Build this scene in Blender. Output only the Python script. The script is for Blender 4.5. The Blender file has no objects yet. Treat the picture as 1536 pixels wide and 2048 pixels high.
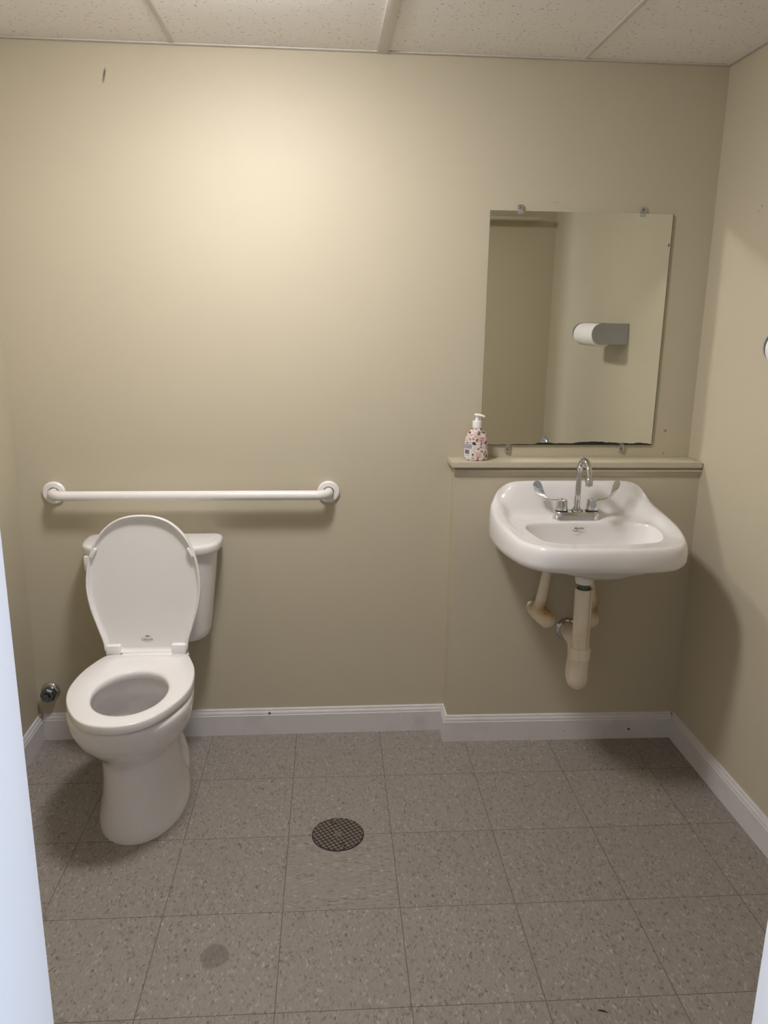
import bpy, bmesh, math, random
from mathutils import Vector, Matrix
random.seed(7)
C = bpy.context.scene.collection
sc = bpy.context.scene
PI = math.pi

# ------------------------------------------------------------------ helpers
def mesh_obj(name, verts, faces, mat=None, parent=None, smooth=True, angle=35):
    me = bpy.data.meshes.new(name)
    me.from_pydata([tuple(v) for v in verts], [], faces)
    bm = bmesh.new(); bm.from_mesh(me)
    bmesh.ops.remove_doubles(bm, verts=bm.verts, dist=1e-6)
    bmesh.ops.recalc_face_normals(bm, faces=bm.faces)
    bm.to_mesh(me); bm.free()
    return link(name, me, mat, parent, smooth, angle)

def link(name, me, mat=None, parent=None, smooth=True, angle=35):
    o = bpy.data.objects.new(name, me); C.objects.link(o)
    if mat: me.materials.append(mat)
    if smooth:
        for p in me.polygons: p.use_smooth = True
        try: me.set_sharp_from_angle(angle=math.radians(angle))
        except Exception: pass
    if parent: o.parent = parent
    return o

def bm_obj(name, bm, mat=None, parent=None, smooth=True, angle=35):
    me = bpy.data.meshes.new(name)
    bmesh.ops.recalc_face_normals(bm, faces=bm.faces)
    bm.to_mesh(me); bm.free()
    return link(name, me, mat, parent, smooth, angle)

def tag(o, label, cat, group=None):
    o['label'] = label; o['category'] = cat
    if group: o['group'] = group
    return o

def struct(o):
    o['kind'] = 'structure'; return o

def thing(name, label, cat, loc=(0, 0, 0)):
    o = bpy.data.objects.new(name, None); C.objects.link(o)
    o.location = loc; o.empty_display_size = .05
    return tag(o, label, cat)

def add_box(bm, x0, x1, y0, y1, z0, z1, bev=0.0, seg=2):
    b = bmesh.new()
    bmesh.ops.create_cube(b, size=1)
    for v in b.verts:
        v.co = Vector(((x0+x1)/2+v.co.x*(x1-x0), (y0+y1)/2+v.co.y*(y1-y0), (z0+z1)/2+v.co.z*(z1-z0)))
    if bev > 0:
        bmesh.ops.bevel(b, geom=list(b.edges), offset=bev, segments=seg, affect='EDGES', profile=.5)
    merge(bm, b); b.free()

def merge(bm, b, M=None):
    if M: b.transform(M)
    m = bpy.data.meshes.new('tmp'); b.to_mesh(m); bm.from_mesh(m); bpy.data.meshes.remove(m)

def add_prism(bm, pts, z0, z1):
    n = len(pts)
    lo = [bm.verts.new((p[0], p[1], z0)) for p in pts]; hi = [bm.verts.new((p[0], p[1], z1)) for p in pts]
    bm.faces.new(lo[::-1]); bm.faces.new(hi)
    for i in range(n): bm.faces.new((lo[i], lo[(i+1) % n], hi[(i+1) % n], hi[i]))

def frame(d):
    d = d.normalized()
    u = d.cross(Vector((0, 0, 1)))
    if u.length < 1e-3: u = Vector((1, 0, 0))
    u.normalize(); v = u.cross(d).normalized(); return u, v

def add_lathe(bm, prof, org=(0, 0, 0), axis=(0, 0, 1), n=40, cap0=True, cap1=True):
    org = Vector(org); ax = Vector(axis).normalized(); u, v = frame(ax); rings = []
    for r, h in prof:
        rings.append([bm.verts.new(org+ax*h+(u*math.cos(2*PI*k/n)+v*math.sin(2*PI*k/n))*max(r, 1e-5)) for k in range(n)])
    for a, b in zip(rings, rings[1:]):
        for k in range(n): bm.faces.new((a[k], a[(k+1) % n], b[(k+1) % n], b[k]))
    if cap0: bm.faces.new(rings[0][::-1])
    if cap1: bm.faces.new(rings[-1])

def add_tube(bm, pts, rad, n=20, cap=True):
    pts = [Vector(p) for p in pts]
    if not isinstance(rad, (list, tuple)): rad = [rad]*len(pts)
    t0 = (pts[1]-pts[0]).normalized(); u, v = frame(t0); rings = []
    prev = t0
    for i, p in enumerate(pts):
        if i == 0: t = t0
        elif i == len(pts)-1: t = (pts[i]-pts[i-1]).normalized()
        else: t = ((pts[i]-pts[i-1]).normalized()+(pts[i+1]-pts[i]).normalized()).normalized()
        q = prev.rotation_difference(t); u = q @ u; v = q @ v; prev = t
        rings.append([bm.verts.new(p+(u*math.cos(2*PI*k/n)+v*math.sin(2*PI*k/n))*rad[i]) for k in range(n)])
    for a, b in zip(rings, rings[1:]):
        for k in range(n): bm.faces.new((a[k], a[(k+1) % n], b[(k+1) % n], b[k]))
    if cap: bm.faces.new(rings[0][::-1]); bm.faces.new(rings[-1])

def loft(rings, cap0=True, cap1=True, closed=True):
    V = []; F = []; n = len(rings[0])
    for r in rings: V += list(r)
    for i in range(len(rings)-1):
        for k in range(n if closed else n-1):
            a = i*n+k; b = i*n+(k+1) % n
            F.append((a, b, b+n, a+n))
    if cap0: F.append(tuple(range(n))[::-1])
    if cap1: F.append(tuple((len(rings)-1)*n+k for k in range(n)))
    return V, F

def catmull(P, closed=False, m=8):
    out = []; n = len(P)
    rng = range(n if closed else n-1)
    for i in rng:
        g = lambda j: P[j % n] if closed else P[min(max(j, 0), n-1)]
        p0, p1, p2, p3 = g(i-1), g(i), g(i+1), g(i+2)
        for s in range(m):
            t = s/m
            out.append(tuple(.5*((2*b)+(-a+c)*t+(2*a-5*b+4*c-d)*t*t+(-a+3*b-3*c+d)*t**3) for a, b, c, d in zip(p0, p1, p2, p3)))
    if not closed: out.append(tuple(P[-1]))
    return out

def resample(pts, n):
    """closed polyline -> n points at equal arc length"""
    L = [0]; m = len(pts)
    for i in range(m):
        a, b = pts[i], pts[(i+1) % m]
        L.append(L[-1]+math.dist(a, b))
    out = []; j = 0
    for k in range(n):
        s = L[-1]*k/n
        while L[j+1] < s: j += 1
        t = (s-L[j])/max(L[j+1]-L[j], 1e-9); a, b = pts[j % m], pts[(j+1) % m]
        out.append(tuple(x+(y-x)*t for x, y in zip(a, b)))
    return out

def sym(half):
    """half outline from (0,front) round +x to (0,back) -> full closed control list"""
    return list(half)+[(-x, y) for x, y in half[-2:0:-1]]

def inset(out, d):
    n = len(out); r = []
    for i in range(n):
        a, b = out[i-1], out[(i+1) % n]
        tx, ty = b[0]-a[0], b[1]-a[1]; l = math.hypot(tx, ty) or 1
        r.append((out[i][0]-ty/l*d, out[i][1]+tx/l*d))
    return r   # inward for counter-clockwise outlines

def lerp(a, b, t): return a+(b-a)*t
def table(T, z):
    """piecewise smooth lookup in rows sorted by first column (ascending)"""
    if z <= T[0][0]: return T[0][1:]
    for a, b in zip(T, T[1:]):
        if z <= b[0]:
            t = (z-a[0])/(b[0]-a[0])
            return tuple(lerp(p, q, t) for p, q in zip(a[1:], b[1:]))
    return T[-1][1:]

# ------------------------------------------------------------------ materials
def mat(name, col=(.8, .8, .8), rough=.5, metal=0.0, spec=.5, coat=0.0):
    m = bpy.data.materials.new(name); m.use_nodes = True
    b = m.node_tree.nodes['Principled BSDF']
    b.inputs['Base Color'].default_value = (*col, 1); b.inputs['Roughness'].default_value = rough
    b.inputs['Metallic'].default_value = metal; b.inputs['Specular IOR Level'].default_value = spec
    b.inputs['Coat Weight'].default_value = coat; b.inputs['Coat Roughness'].default_value = .05
    return m

class NT:
    def __init__(s, m): s.m = m; s.t = m.node_tree; s.b = s.t.nodes['Principled BSDF']
    def n(s, kind, **kw):
        x = s.t.nodes.new(kind)
        for k, v in kw.items():
            if k.startswith('i_'):
                key = k[2:]; key = int(key) if key.isdigit() else key.replace('_', ' ')
                x.inputs[key].default_value = v
            else: setattr(x, k, v)
        return x
    def l(s, a, b): s.t.links.new(a, b)
    def val(s, x, sock):
        if hasattr(x, 'is_linked') or isinstance(x, bpy.types.NodeSocket): s.l(x, sock)
        else: sock.default_value = x
    def math(s, op, a, b=0.0, c=None, clamp=False):
        x = s.n('ShaderNodeMath', operation=op, use_clamp=clamp); s.val(a, x.inputs[0]); s.val(b, x.inputs[1])
        if c is not None: s.val(c, x.inputs[2])
        return x.outputs[0]
    def mix(s, f, a, b, mode='MIX'):
        x = s.n('ShaderNodeMix', data_type='RGBA', blend_type=mode)
        s.val(f, x.inputs[0])
        for v, k in ((a, 6), (b, 7)):
            if isinstance(v, bpy.types.NodeSocket): s.l(v, x.inputs[k])
            else: x.inputs[k].default_value = (*v, 1)
        return x.outputs[2]
    def ramp(s, f, stops):
        x = s.n('ShaderNodeValToRGB'); e = x.color_ramp.elements
        while len(e) < len(stops): e.new(.5)
        for k, (p, c) in zip(e, stops):
            k.position = p; k.color = (*c, 1) if len(c) == 3 else c
        s.l(f, x.inputs[0]); return x.outputs[0]
    def bump(s, h, strength=.1, dist=.001):
        x = s.n('ShaderNodeBump', i_Strength=strength, i_Distance=dist); s.l(h, x.inputs['Height']); s.l(x.outputs[0], s.b.inputs['Normal'])
    def obj(s): return s.n('ShaderNodeTexCoord').outputs['Object']
    def base(s, c): s.l(c, s.b.inputs['Base Color'])

WALL = (.535, .478, .352)
def wall_mat(name, spots=(), axis='XZ'):
    m = mat(name, WALL, .55, spec=.35); t = NT(m); co = t.obj()
    nz = t.n('ShaderNodeTexNoise', i_Scale=260.0, i_Detail=3.0); t.l(co, nz.inputs['Vector'])
    big = t.n('ShaderNodeTexNoise', i_Scale=2.2, i_Detail=4.0); t.l(co, big.inputs['Vector'])
    col = t.mix(t.math('MULTIPLY', t.math('SUBTRACT', big.outputs[0], .4, clamp=True), .35), WALL, tuple(x*.86 for x in WALL))
    sx = t.n('ShaderNodeSeparateXYZ'); t.l(co, sx.inputs[0])
    wob = t.n('ShaderNodeTexNoise', i_Scale=55.0, i_Detail=3.0); t.l(co, wob.inputs['Vector'])
    for (a, b, ra, rb, shear, c, k) in spots:
        da = t.math('SUBTRACT', sx.outputs['XYZ'.index(axis[0])], a); db = t.math('SUBTRACT', sx.outputs['XYZ'.index(axis[1])], b)
        da = t.math('SUBTRACT', da, t.math('MULTIPLY', db, shear))
        d = t.math('SQRT', t.math('ADD', t.math('POWER', t.math('ABSOLUTE', t.math('DIVIDE', da, ra)), 2.0), t.math('POWER', t.math('ABSOLUTE', t.math('DIVIDE', db, rb)), 2.0)))
        d = t.math('ADD', d, t.math('MULTIPLY', t.math('SUBTRACT', wob.outputs[0], .5), 1.4))
        f = t.math('MULTIPLY', t.math('SUBTRACT', 1.25, d, clamp=True), k, clamp=True)
        col = t.mix(f, col, c)
    t.base(col); t.bump(nz.outputs[0], .12, .0008)
    return m

M = {}
DK = (.06, .05, .045)
M['wall'] = wall_mat('wall paint')
M['wall_back'] = wall_mat('back wall paint', [(-.7711, 2.1844, .0042, .021, .22, DK, .95), (1.0638, 1.1225, .006, .006, 0, (.25, .21, .15), 1.2), (1.0638, 1.045, .004, .006, 0, (.25, .21, .15), .9), (.6252, 1.86, .01, .004, 0, (.35, .31, .22), .5)], 'XZ')
M['wall_right'] = wall_mat('right wall paint', [(-.35, 1.766, .008, .006, 0, (.05, .04, .03), 2.5), (-.292, 1.825, .004, .004, 0, (.25, .21, .16), 1.0), (-.277, 1.812, .003, .004, 0, (.25, .21, .16), 1.0)], 'YZ')
M['ledge'] = mat('ledge paint', (.535, .482, .358), .4)
M['porcelain'] = mat('porcelain', (.80, .775, .755), .10, spec=.55, coat=.3)
M['seat'] = mat('seat plastic', (.82, .80, .775), .22, spec=.5)
M['plastic'] = mat('white plastic', (.83, .82, .80), .32)
M['bar'] = mat('bar enamel', (.82, .79, .755), .27)
M['chrome'] = mat('chrome', (.63, .635, .63), .07, 1.0)
M['dullchrome'] = mat('weathered chrome', (.20, .22, .24), .22, 1.0)
M['black'] = mat('black', (.012, .012, .012), .6)
M['ink'] = mat('grey ink', (.07, .06, .055), .6)
M['paleink'] = mat('pale ink', (.33, .32, .32), .6)
M['seam'] = mat('seam', (.30, .23, .15), .8)
M['caulk'] = mat('caulk', (.10, .09, .07), .8)
M['holder'] = mat('grey plastic', (.40, .40, .41), .35)
M['paper'] = mat('paper', (.86, .84, .81), .9, spec=.2)
M['jamb'] = mat('gloss white paint', (.80, .81, .83), .4)
M['water'] = mat('water', (.75, .74, .72), .02, spec=.6)
M['tail'] = mat('drain tube', (.10, .13, .12), .35, .3)

m = M['trim'] = mat('baseboard paint', (.66, .63, .615), .42); t = NT(m); co = t.obj()
nz = t.n('ShaderNodeTexNoise', i_Scale=7.0, i_Detail=6.0, i_Roughness=.65); t.l(co, nz.inputs['Vector'])
v = t.n('ShaderNodeTexVoronoi', i_Scale=9.0); t.l(co, v.inputs['Vector'])
c = t.mix(t.math('MULTIPLY', t.math('SUBTRACT', nz.outputs[0], .52, clamp=True), 1.8), (.67, .64, .625), (.46, .42, .38))
c = t.mix(t.math('LESS_THAN', v.outputs[0], .045), c, (.10, .08, .07)); t.base(c)

# vinyl composition tile
TA, TX, TY, TT = -.009, .0739, -.3039, .3048
m = M['floor'] = mat('vinyl tile', (.3, .27, .24), .42, spec=.4); t = NT(m); co = t.obj()
mp = t.n('ShaderNodeMapping', vector_type='TEXTURE'); mp.inputs['Location'].default_value = (TX, TY, 0); mp.inputs['Rotation'].default_value = (0, 0, TA)
mp.inputs['Scale'].default_value = (TT, TT, TT); t.l(co, mp.inputs['Vector'])
sx = t.n('ShaderNodeSeparateXYZ'); t.l(mp.outputs[0], sx.inputs[0])
fx = t.math('FLOOR', sx.outputs[0]); fy = t.math('FLOOR', sx.outputs[1])
idv = t.n('ShaderNodeCombineXYZ'); t.l(fx, idv.inputs[0]); t.l(fy, idv.inputs[1])
wn = t.n('ShaderNodeTexWhiteNoise', noise_dimensions='2D'); t.l(idv.outputs[0], wn.inputs['Vector'])
dx = t.math('ABSOLUTE', t.math('SUBTRACT', t.math('FRACT', t.math('ADD', sx.outputs[0], .5)), .5))
dy = t.math('ABSOLUTE', t.math('SUBTRACT', t.math('FRACT', t.math('ADD', sx.outputs[1], .5)), .5))
dist = t.math('MINIMUM', dx, dy)
seam = t.math('LESS_THAN', dist, .0034)
# the one tile laid with its grain across
odd = t.math('MULTIPLY', t.math('COMPARE', fx, -1.0, .1), t.math('COMPARE', fy, -2.0, .1))
def flakes(scale_xy, seed):
    k = t.n('ShaderNodeMapping'); k.inputs['Scale'].default_value = (*scale_xy, 1); k.inputs['Location'].default_value = (seed, seed*1.7, 0)
    # shift each tile so grain breaks at seams
    off = t.n('ShaderNodeVectorMath', operation='MULTIPLY_ADD'); t.l(wn.outputs['Color'], off.inputs[0]); off.inputs[1].default_value = (7, 9, 0); t.l(mp.outputs[0], off.inputs[2])
    dn = t.n('ShaderNodeTexNoise', i_Scale=9.0, i_Detail=2.0); t.l(off.outputs[0], dn.inputs['Vector'])
    dd = t.n('ShaderNodeVectorMath', operation='MULTIPLY_ADD'); t.l(dn.outputs['Color'], dd.inputs[0]); dd.inputs[1].default_value = (.09, .09, 0); t.l(off.outputs[0], dd.inputs[2])
    t.l(dd.outputs[0], k.inputs['Vector'])
    vv = t.n('ShaderNodeTexVoronoi', i_Scale=1.0, i_Randomness=1.0, feature='F1'); t.l(k.outputs[0], vv.inputs['Vector'])
    s2 = t.n('ShaderNodeSeparateColor'); t.l(vv.outputs['Color'], s2.inputs[0])
    return vv.outputs['Distance'], s2.outputs[0], s2.outputs[1]
base1, base2 = (.235, .205, .178), (.285, .253, .223)
def tile_col(sxy, sxy2):
    d, a, b = flakes(sxy, 3.1); d2, a2, b2 = flakes(sxy2, 11.7)
    fl = t.ramp(a, [(0, (.140, .120, .102)), (.15, (.185, .161, .139)), (.34, (.248, .218, .191)), (.66, (.267, .236, .208)), (.85, (.325, .292, .26)), (.97, (.41, .375, .338))])
    f = t.math('MULTIPLY', t.math('SUBTRACT', .62, d, clamp=True), 3.0, clamp=True)
    cc = t.mix(f, base2, fl)
    fl2 = t.ramp(a2, [(0, (.12, .102, .087)), (.11, (.175, .153, .131)), (.25, (.25, .22, .193)), (.75, (.263, .233, .206)), (.9, (.335, .302, .27)), (1, (.46, .425, .385))])
    f2 = t.math('MULTIPLY', t.math('SUBTRACT', .5, d2, clamp=True), 2.2, clamp=True)
    return t.mix(t.math('MULTIPLY', f2, .7), cc, fl2)
cA = tile_col((60, 26), (110, 46)); cB = tile_col((17, 72), (30, 125))
col = t.mix(odd, cA, cB)
shade = t.math('ADD', t.math('MULTIPLY', wn.outputs['Value'], .07), .955)
shc = t.n('ShaderNodeCombineColor')
for q in range(3): t.l(shade, shc.inputs[q])
col = t.mix(1.0, col, shc.outputs[0], 'MULTIPLY')
# round water stain
so = t.n('ShaderNodeSeparateXYZ'); t.l(co, so.inputs[0])
ex = t.math('DIVIDE', t.math('SUBTRACT', so.outputs[0], -.3924), .034); ey = t.math('DIVIDE', t.math('SUBTRACT', so.outputs[1], -1.0456), .036)
wob = t.n('ShaderNodeTexNoise', i_Scale=40.0); t.l(co, wob.inputs['Vector'])
er = t.math('ADD', t.math('SQRT', t.math('ADD', t.math('MULTIPLY', ex, ex), t.math('MULTIPLY', ey, ey))), t.math('MULTIPLY', t.math('SUBTRACT', wob.outputs[0], .5), .35))
st = t.math('MULTIPLY', t.math('SUBTRACT', 1.06, er, clamp=True), 8.0, clamp=True)
col = t.mix(t.math('MULTIPLY', st, .55), col, (.12, .105, .095))
col = t.mix(t.math('MULTIPLY', seam, .75), col, (.06, .05, .042)); t.base(col)
t.bump(t.math('SUBTRACT', 1.0, seam), .25, .0006)

# acoustic ceiling tile
m = M['ceiling'] = mat('acoustic tile', (.78, .75, .71), .9, spec=.15); t = NT(m); co = t.obj()
v = t.n('ShaderNodeTexVoronoi', i_Scale=125.0, i_Randomness=1.0); wv = t.n('ShaderNodeTexNoise', i_Scale=60.0, i_Detail=2.0); t.l(co, wv.inputs['Vector'])
dd = t.n('ShaderNodeVectorMath', operation='MULTIPLY_ADD'); t.l(wv.outputs['Color'], dd.inputs[0]); dd.inputs[1].default_value = (.02, .02, 0); t.l(co, dd.inputs[2]); t.l(dd.outputs[0], v.inputs['Vector'])
s2 = t.n('ShaderNodeSeparateColor'); t.l(v.outputs['Color'], s2.inputs[0])
pit = t.math('MULTIPLY', t.math('LESS_THAN', v.outputs['Distance'], t.math('MULTIPLY', s2.outputs[1], .40)), t.math('LESS_THAN', s2.outputs[0], .42))
fine = t.n('ShaderNodeTexNoise', i_Scale=330.0, i_Detail=3.0); t.l(co, fine.inputs['Vector'])
c = t.mix(t.math('MULTIPLY', t.math('SUBTRACT', fine.outputs[0], .5, clamp=True), 1.6), (.86, .835, .80), (.68, .65, .61))
c = t.mix(t.math('MULTIPLY', pit, .62), c, (.38, .33, .28)); t.base(c)
t.bump(t.math('SUBTRACT', 1.0, pit), .5, .002)
M['tee'] = mat('grid enamel', (.66, .63, .59), .4)
M['edgetee'] = mat('wall angle enamel', (.62, .58, .52), .45)

# mirror
m = M['mirror'] = mat('silvered glass', (.83, .84, .79), .0, 1.0)
M['mirror_edge'] = mat('glass edge', (.10, .12, .10), .2)
m = M['clear'] = mat('clear plastic', (.92, .92, .9), .08)
m.node_tree.nodes['Principled BSDF'].inputs['Transmission Weight'].default_value = .9

# yellowed pipe insulation
m = M['cover'] = mat('pipe cover vinyl', (.62, .53, .40), .6); t = NT(m); co = t.obj()
nz = t.n('ShaderNodeTexNoise', i_Scale=14.0, i_Detail=5.0); t.l(co, nz.inputs['Vector'])
k = t.n('ShaderNodeMapping'); k.inputs['Scale'].default_value = (90, 90, 6); t.l(co, k.inputs['Vector'])
n2 = t.n('ShaderNodeTexNoise', i_Scale=1.0, i_Detail=4.0); t.l(k.outputs[0], n2.inputs['Vector'])
c = t.mix(t.math('MULTIPLY', t.math('SUBTRACT', nz.outputs[0], .48, clamp=True), 2.0), (.82, .73, .58), (.66, .52, .34))
c = t.mix(t.math('MULTIPLY', t.math('SUBTRACT', n2.outputs[0], .62, clamp=True), 4.0, clamp=True), c, (.46, .37, .27)); t.base(c)
m = M['valvecover'] = mat('stained pipe cover', (.62, .53, .40), .6); t = NT(m); co = t.obj()
sx = t.n('ShaderNodeSeparateXYZ'); t.l(co, sx.inputs[0])
nz = t.n('ShaderNodeTexNoise', i_Scale=22.0, i_Detail=5.0); t.l(co, nz.inputs['Vector'])
f = t.math('SUBTRACT', 1.0, t.math('MULTIPLY', t.math('ABSOLUTE', t.math('SUBTRACT', sx.outputs[2], .020)), 32.0), clamp=True)
f = t.math('MULTIPLY', f, t.math('MULTIPLY', t.math('SUBTRACT', nz.outputs[0], .22, clamp=True), 2.8), clamp=True)
t.base(t.mix(f, (.80, .71, .56), (.42, .25, .08)))

# drain
M['bronze'] = mat('worn nickel bronze', (.27, .235, .215), .4, .7)
M['drainlow'] = mat('drain groove', (.03, .022, .018), .8)

# floral bottle
m = M['floral'] = mat('floral print', (.85, .8, .75), .3, spec=.5); t = NT(m); co = t.obj()
base = (.74, .66, .58); c = None
def blob(scale, seed, thr, stops, prev, warp=.012):
    k = t.n('ShaderNodeMapping'); k.inputs['Location'].default_value = (seed, seed*.7, seed*1.3); t.l(co, k.inputs['Vector'])
    w = t.n('ShaderNodeTexNoise', i_Scale=120.0, i_Detail=1.0); t.l(k.outputs[0], w.inputs['Vector'])
    a = t.n('ShaderNodeVectorMath', operation='MULTIPLY_ADD'); t.l(w.outputs['Color'], a.inputs[0]); a.inputs[1].default_value = (warp,)*3; t.l(k.outputs[0], a.inputs[2])
    vv = t.n('ShaderNodeTexVoronoi', i_Scale=scale); t.l(a.outputs[0], vv.inputs['Vector'])
    s = t.n('ShaderNodeSeparateColor'); t.l(vv.outputs['Color'], s.inputs[0])
    return t.mix(t.math('LESS_THAN', vv.outputs['Distance'], thr), prev, t.ramp(s.outputs[0], stops))
c = blob(46, .3, .50, [(0, (.78, .71, .63)), (.34, (.64, .40, .39)), (.55, (.72, .55, .51)), (.8, (.60, .34, .34)), (1, (.80, .72, .64))], base)
c = blob(98, 2.1, .44, [(0, (.78, .69, .61)), (.28, (.36, .12, .14)), (.45, (.76, .62, .56)), (.7, (.50, .24, .25)), (.8, (.10, .07, .05)), (1, (.82, .76, .68))], c)
c = blob(74, 5.3, .40, [(0, (.03, .035, .015)), (.32, (.05, .055, .02)), (.34, (.76, .62, .55)), (.6, (.80, .73, .65)), (.70, (.42, .32, .10)), (.80, (.06, .07, .025)), (.92, (.10, .03, .03)), (1, (.78, .70, .62))], c)
t.base(c)
M['label'] = mat('label print', (.74, .70, .70), .35)
M['lilac'] = mat('lilac print', (.36, .33, .40), .35)

m = M['lamp'] = mat('lamp diffuser', (.9, .9, .9), .5); b = m.node_tree.nodes['Principled BSDF']
b.inputs['Emission Color'].default_value = (1.0, .98, 1.01, 1); b.inputs['Emission Strength'].default_value = 105.0
M['hallwall'] = mat('hall paint', (.34, .35, .37), .6)

# ------------------------------------------------------------------ room shell
XL, XR, H, YF = -1.1438, 1.1556, 2.2753, -1.86
FX = .3155                       # left end of the furred-out lower wall
FYL, FYR = -.086, -.100          # its face at the left end and at the right wall
def box_obj(name, *a, mat=None, bev=0, parent=None):
    bm = bmesh.new(); add_box(bm, *a, bev=bev); return bm_obj(name, bm, mat, parent, smooth=bev > 0)

bm = bmesh.new(); add_box(bm, -3.6, 3.6, -4.0, .12, -.06, 0); struct(bm_obj('floor', bm, M['floor'], smooth=False))
bm = bmesh.new(); add_box(bm, XL-.12, XR+.12, YF-.14, .12, H, H+.05); ceil = struct(bm_obj('ceiling', bm, M['ceiling'], smooth=False))
bm = bmesh.new(); add_box(bm, XL-.1, XR+.1, 0, .1, -.02, H+.02); struct(bm_obj('wall_back', bm, M['wall_back'], smooth=False))
bm = bmesh.new(); add_box(bm, XL-.1, XL, YF-.02, 0, -.02, H+.02); struct(bm_obj('wall_left', bm, M['wall'], smooth=False))
bm = bmesh.new(); add_box(bm, XR, XR+.1, YF-.02, 0, -.02, H+.02); struct(bm_obj('wall_right', bm, M['wall_right'], smooth=False))
# front wall with the doorway the photograph is taken through
JL, JR, JY, DH = -.447, .4225, YF-.16, 2.06
bm = bmesh.new()
add_box(bm, XL-.1, JL-.03, JY, YF, -.02, H+.02); add_box(bm, JR+.03, XR+.1, JY, YF, -.02, H+.02); add_box(bm, JL-.03, JR+.03, JY, YF, DH+.03, H+.02)
struct(bm_obj('wall_front', bm, M['wall'], smooth=False))
bm = bmesh.new()
add_box(bm, JL-.03, JL, JY-.012, YF+.0, 0, DH+.03, .003); add_box(bm, JR, JR+.03, JY-.012, YF+.0, 0, DH+.03, .003); add_box(bm, JL, JR, JY-.012, YF+.0, DH, DH+.03, .003)
struct(bm_obj('door_1', bm, M['jamb']))
# furred-out lower wall behind the basin
bm = bmesh.new(); add_prism(bm, [(FX, FYL), (XR, FYR), (XR, 0), (FX, 0)], 0, 1.005); struct(bm_obj('wall_furred', bm, M['wall'], smooth=False))
# board seen only in the mirror, high on the front wall
bm = bmesh.new(); add_box(bm, .46, 1.05, YF, YF+.11, 2.005, 2.022, .003)
struct(bm_obj('trim_3', bm, M['ledge']))

# ledge with its moulding
bm = bmesh.new()
prof = lambda s: [(0, 0)]
add_prism(bm, [(FX-.016, -.109), (XR-.002, -.118), (XR-.002, -.0005), (FX-.016, -.0005)], 1.013, 1.0315)
bmesh.ops.bevel(bm, geom=list(bm.edges), offset=.002, segments=2, affect='EDGES')
ledge = struct(bm_obj('trim_1', bm, M['ledge']))
def sweep(path, prof, closed=False):
    """sweep a (out, z) profile along plan points with mitred corners; out = to the right-hand side of travel"""
    n = len(path); rings = []
    for i, p in enumerate(path):
        p = Vector((*p, 0))
        d0 = (p-Vector((*path[i-1], 0))).normalized() if i > 0 else None
        d1 = (Vector((*path[i+1], 0))-p).normalized() if i < n-1 else None
        if d0 is None: d0 = d1
        if d1 is None: d1 = d0
        n0 = Vector((d0.y, -d0.x, 0)); n1 = Vector((d1.y, -d1.x, 0)); mm = (n0+n1).normalized(); k = 1/max(mm.dot(n0), .2)
        rings.append([p+mm*o*k+Vector((0, 0, z)) for o, z in prof])
    return loft(rings)
cove = [(-.001, 1.0135), (.005, 1.0135), (.005, 1.0080), (.0135, 1.0050), (.0150, 1.0015), (.0130, .9985), (.0095, .9965), (.006, .989), (.003, .982), (-.001, .980)]
V, F = sweep([(FX-.005, FYL), (XR-.0005, FYR)], cove)
mould = mesh_obj('moulding', V, F, M['ledge'], ledge, angle=25)

# baseboards
BB = [(-.001, 0), (.0135, 0), (.0135, .076), (.0115, .0785), (.0118, .083), (.0095, .088), (.0065, .0915), (.0062, .096), (.004, .099), (-.001, .1)]
def baseboard(name, path):
    V, F = sweep(path, BB); struct(mesh_obj(name, V, F, M['trim'], angle=30))
baseboard('baseboard_back', [(XL+.013, -.0005), (FX-.0005, -.0005), (FX-.0005, FYL), (XR-.013, FYR)])
baseboard('baseboard_right', [(XR-.0005, FYR), (XR-.0005, YF)])
baseboard('baseboard_left', [(XL+.0005, YF), (XL+.0005, 0)])

# ceiling grid
CT, CS = .0598, .6244
bm = bmesh.new()
add_box(bm, CT-.017, CT+.017, YF+.001, -.0005, H-.006, H-.0002, .001); struct(bm_obj('trim_2', bm, M['tee']))
bm = bmesh.new()
for k in (-1, 1): add_box(bm, CT+k*CS-.0065, CT+k*CS+.0065, YF+.001, -.0005, H-.003, H-.0002, .001)
for y in (-.62, -1.23): add_box(bm, XL+.001, XR-.001, y-.012, y+.012, H-.004, H-.0003, .001)
struct(bm_obj('trim_4', bm, M['tee']))
bm = bmesh.new()
add_box(bm, XL+.001, XR-.001, -.016, -.0005, H-.0045, H-.0002, .001); add_box(bm, XR-.016, XR-.0005, YF+.001, -.016, H-.0045, H-.0002, .001); add_box(bm, XL+.0005, XL+.016, YF+.001, -.016, H-.0045, H-.0002, .001)
struct(bm_obj('trim_5', bm, M['edgetee']))

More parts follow.
